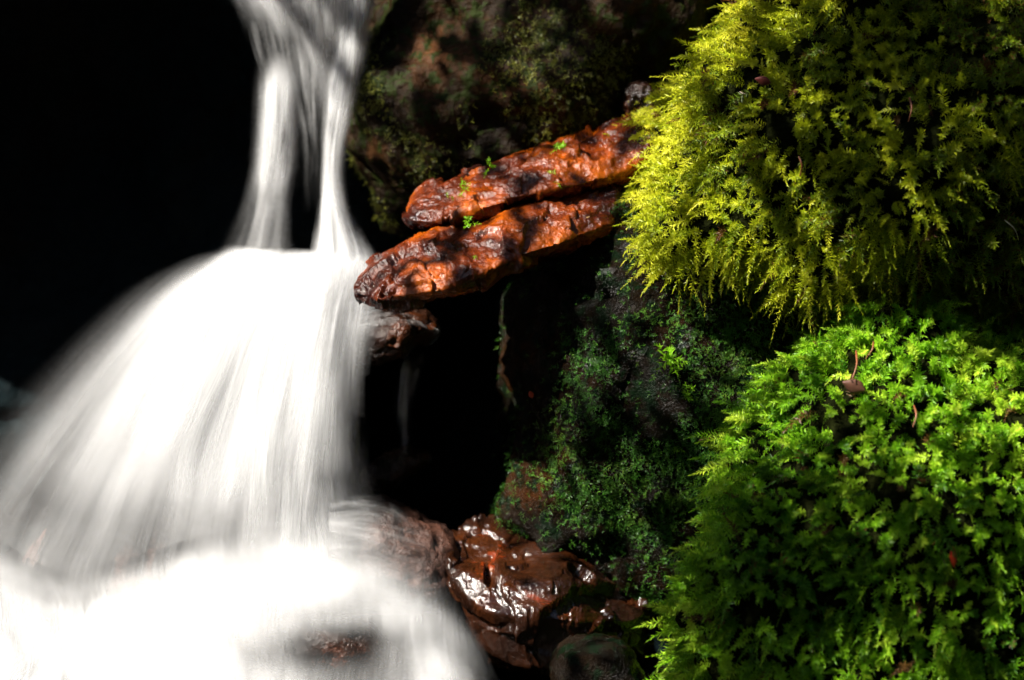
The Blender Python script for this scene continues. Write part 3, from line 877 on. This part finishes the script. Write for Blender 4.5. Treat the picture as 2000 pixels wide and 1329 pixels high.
needle(VL, (1706, 668), (1690, 702), 0.0018, M_needle, 'short brown needle beside the upright rust needle on the green mossy boulder', group=G)
needle(VL, (1785, 792), (1783, 834), 0.0022, M_needle, 'orange needle in the sunlit middle of the vivid green mossy boulder', group=G)
needle(VU, (1560, 305), (1562, 345), 0.0022, M_needle, 'brown needle hanging in the shaded centre of the yellow-green mossy boulder', group=G)
needle(VU, (1776, 190), (1774, 238), 0.0025, M_needle, 'brown needle near the top right of the yellow-green mossy boulder', group=G)
needle(VU, (1962, 430), (1990, 470), 0.0014, M_twig, 'pale thin twig at the right border on the dark side of the yellow-green boulder', 'twig', 'twig')
def leaf(S, px, py, L, wdt, ang, mat, label, lift=0.045):
    c = on_top(S, px, py, lift)
    u, v = np.meshgrid(np.linspace(-1, 1, 9), np.linspace(0, 1, 13))
    half = wdt * np.sin(np.pi * np.clip(v, 0.02, 0.98)) ** 0.8 * (1 - 0.3 * v)
    x, z, y = u * half, (v - 0.5) * L, -0.25 * wdt * (1 - u ** 2) + 0.15 * L * (v - .5) ** 2
    X = x * math.cos(ang) - z * math.sin(ang); Z = x * math.sin(ang) + z * math.cos(ang)
    V = np.stack([X, y, Z], -1).reshape(-1, 3) + c
    o = mesh_obj('fallen_leaf', V, grid_faces(13, 9), mat)
    md = o.modifiers.new('thick', 'SOLIDIFY'); md.thickness = 0.0006
    tag(o, label, 'leaf', 'small fallen leaves')
leaf(VL, 1862, 1088, 0.040, 0.008, 0.1, M_red, 'narrow reddish leaf stuck low on the vivid green mossy boulder')
leaf(VL, 1668, 755, 0.045, 0.016, 1.2, simple_mat('brown_leaf', (0.07, 0.025, 0.012)), 'dull brown leaf sunk in the top of the vivid green mossy boulder', 0.03)
leaf(VU, 1490, 158, 0.030, 0.010, 1.3, simple_mat('dark_red_leaf', (0.10, 0.012, 0.006)), 'dull red leaf sunk in the upper part of the yellow-green mossy boulder')
leaf(VM, 1037, 771, 0.016, 0.006, 0.4, M_red, 'tiny bright red leaf on the left edge of the dark thinly mossed rock', 0.02)
leaf(VM, 1140, 432, 0.030, 0.006, -0.9, M_tan, 'small straw-coloured leaf where the lower orange slab meets the dark rock', 0.06)
def sprig(S, px, py, L, n, label, seed):
    g = np.random.default_rng(seed)
    c = on_top(S, px, py, 0.006)
    b = np.repeat(c[None], n, 0) + g.normal(scale=0.004, size=(n, 3))
    W = shoots(b, np.tile(np.array([0.0, -0.7, 0.7]), (n, 1)) + g.normal(scale=0.5, size=(n, 3)), np.full(n, L), 16, leaf=0.34, droop=0.3, g=g)
    o = mesh_obj('moss_sprig', W, np.arange(len(W)).reshape(-1, 4), M_moss_g, smooth=False, attrs={'tint': np.full(len(W), 0.45)}, origin=c)
    tag(o, label, 'moss sprig', 'moss sprigs on the orange slabs')
sprig(VS2, 918, 440, 0.030, 5, 'bright sprig of moss in the gap between the two orange slabs', 1)
sprig(VS1, 910, 372, 0.026, 5, 'small moss sprig in the middle of the upper orange slab', 2)
sprig(VS1, 884, 384, 0.016, 3, 'tiny moss tuft near the blunt left end of the upper orange slab', 3)
sprig(VS1, 955, 325, 0.022, 4, 'moss tuft on the upper rim of the upper orange slab, towards its left half', 4)
sprig(VS1, 1100, 285, 0.026, 5, 'moss tuft on the upper rim of the upper orange slab, nearest the mossy boulder', 5)
sprig(VS1, 1080, 345, 0.018, 3, 'small moss tuft low on the right half of the upper orange slab', 6)
sprig(VS2, 930, 500, 0.010, 3, 'tiny green speck of moss low on the lower orange slab', 7)

def low_sprig(px, py, L, n, label, seed):
    o0 = set(bpy.data.objects)
    sprig(VM, px, py, L, n, label, seed)
    o = (set(bpy.data.objects) - o0).pop()
    o['group'] = 'bright sprigs on the dark mossy rock'
low_sprig(1305, 705, 0.050, 9, 'largest bright frond tuft in the middle of the dark thinly mossed rock', 21)
low_sprig(1345, 770, 0.028, 5, 'small bright tuft just below the largest frond tuft on the dark rock', 22)
low_sprig(1310, 880, 0.024, 3, 'tiny pale sprig near the bottom right of the dark thinly mossed rock', 25)
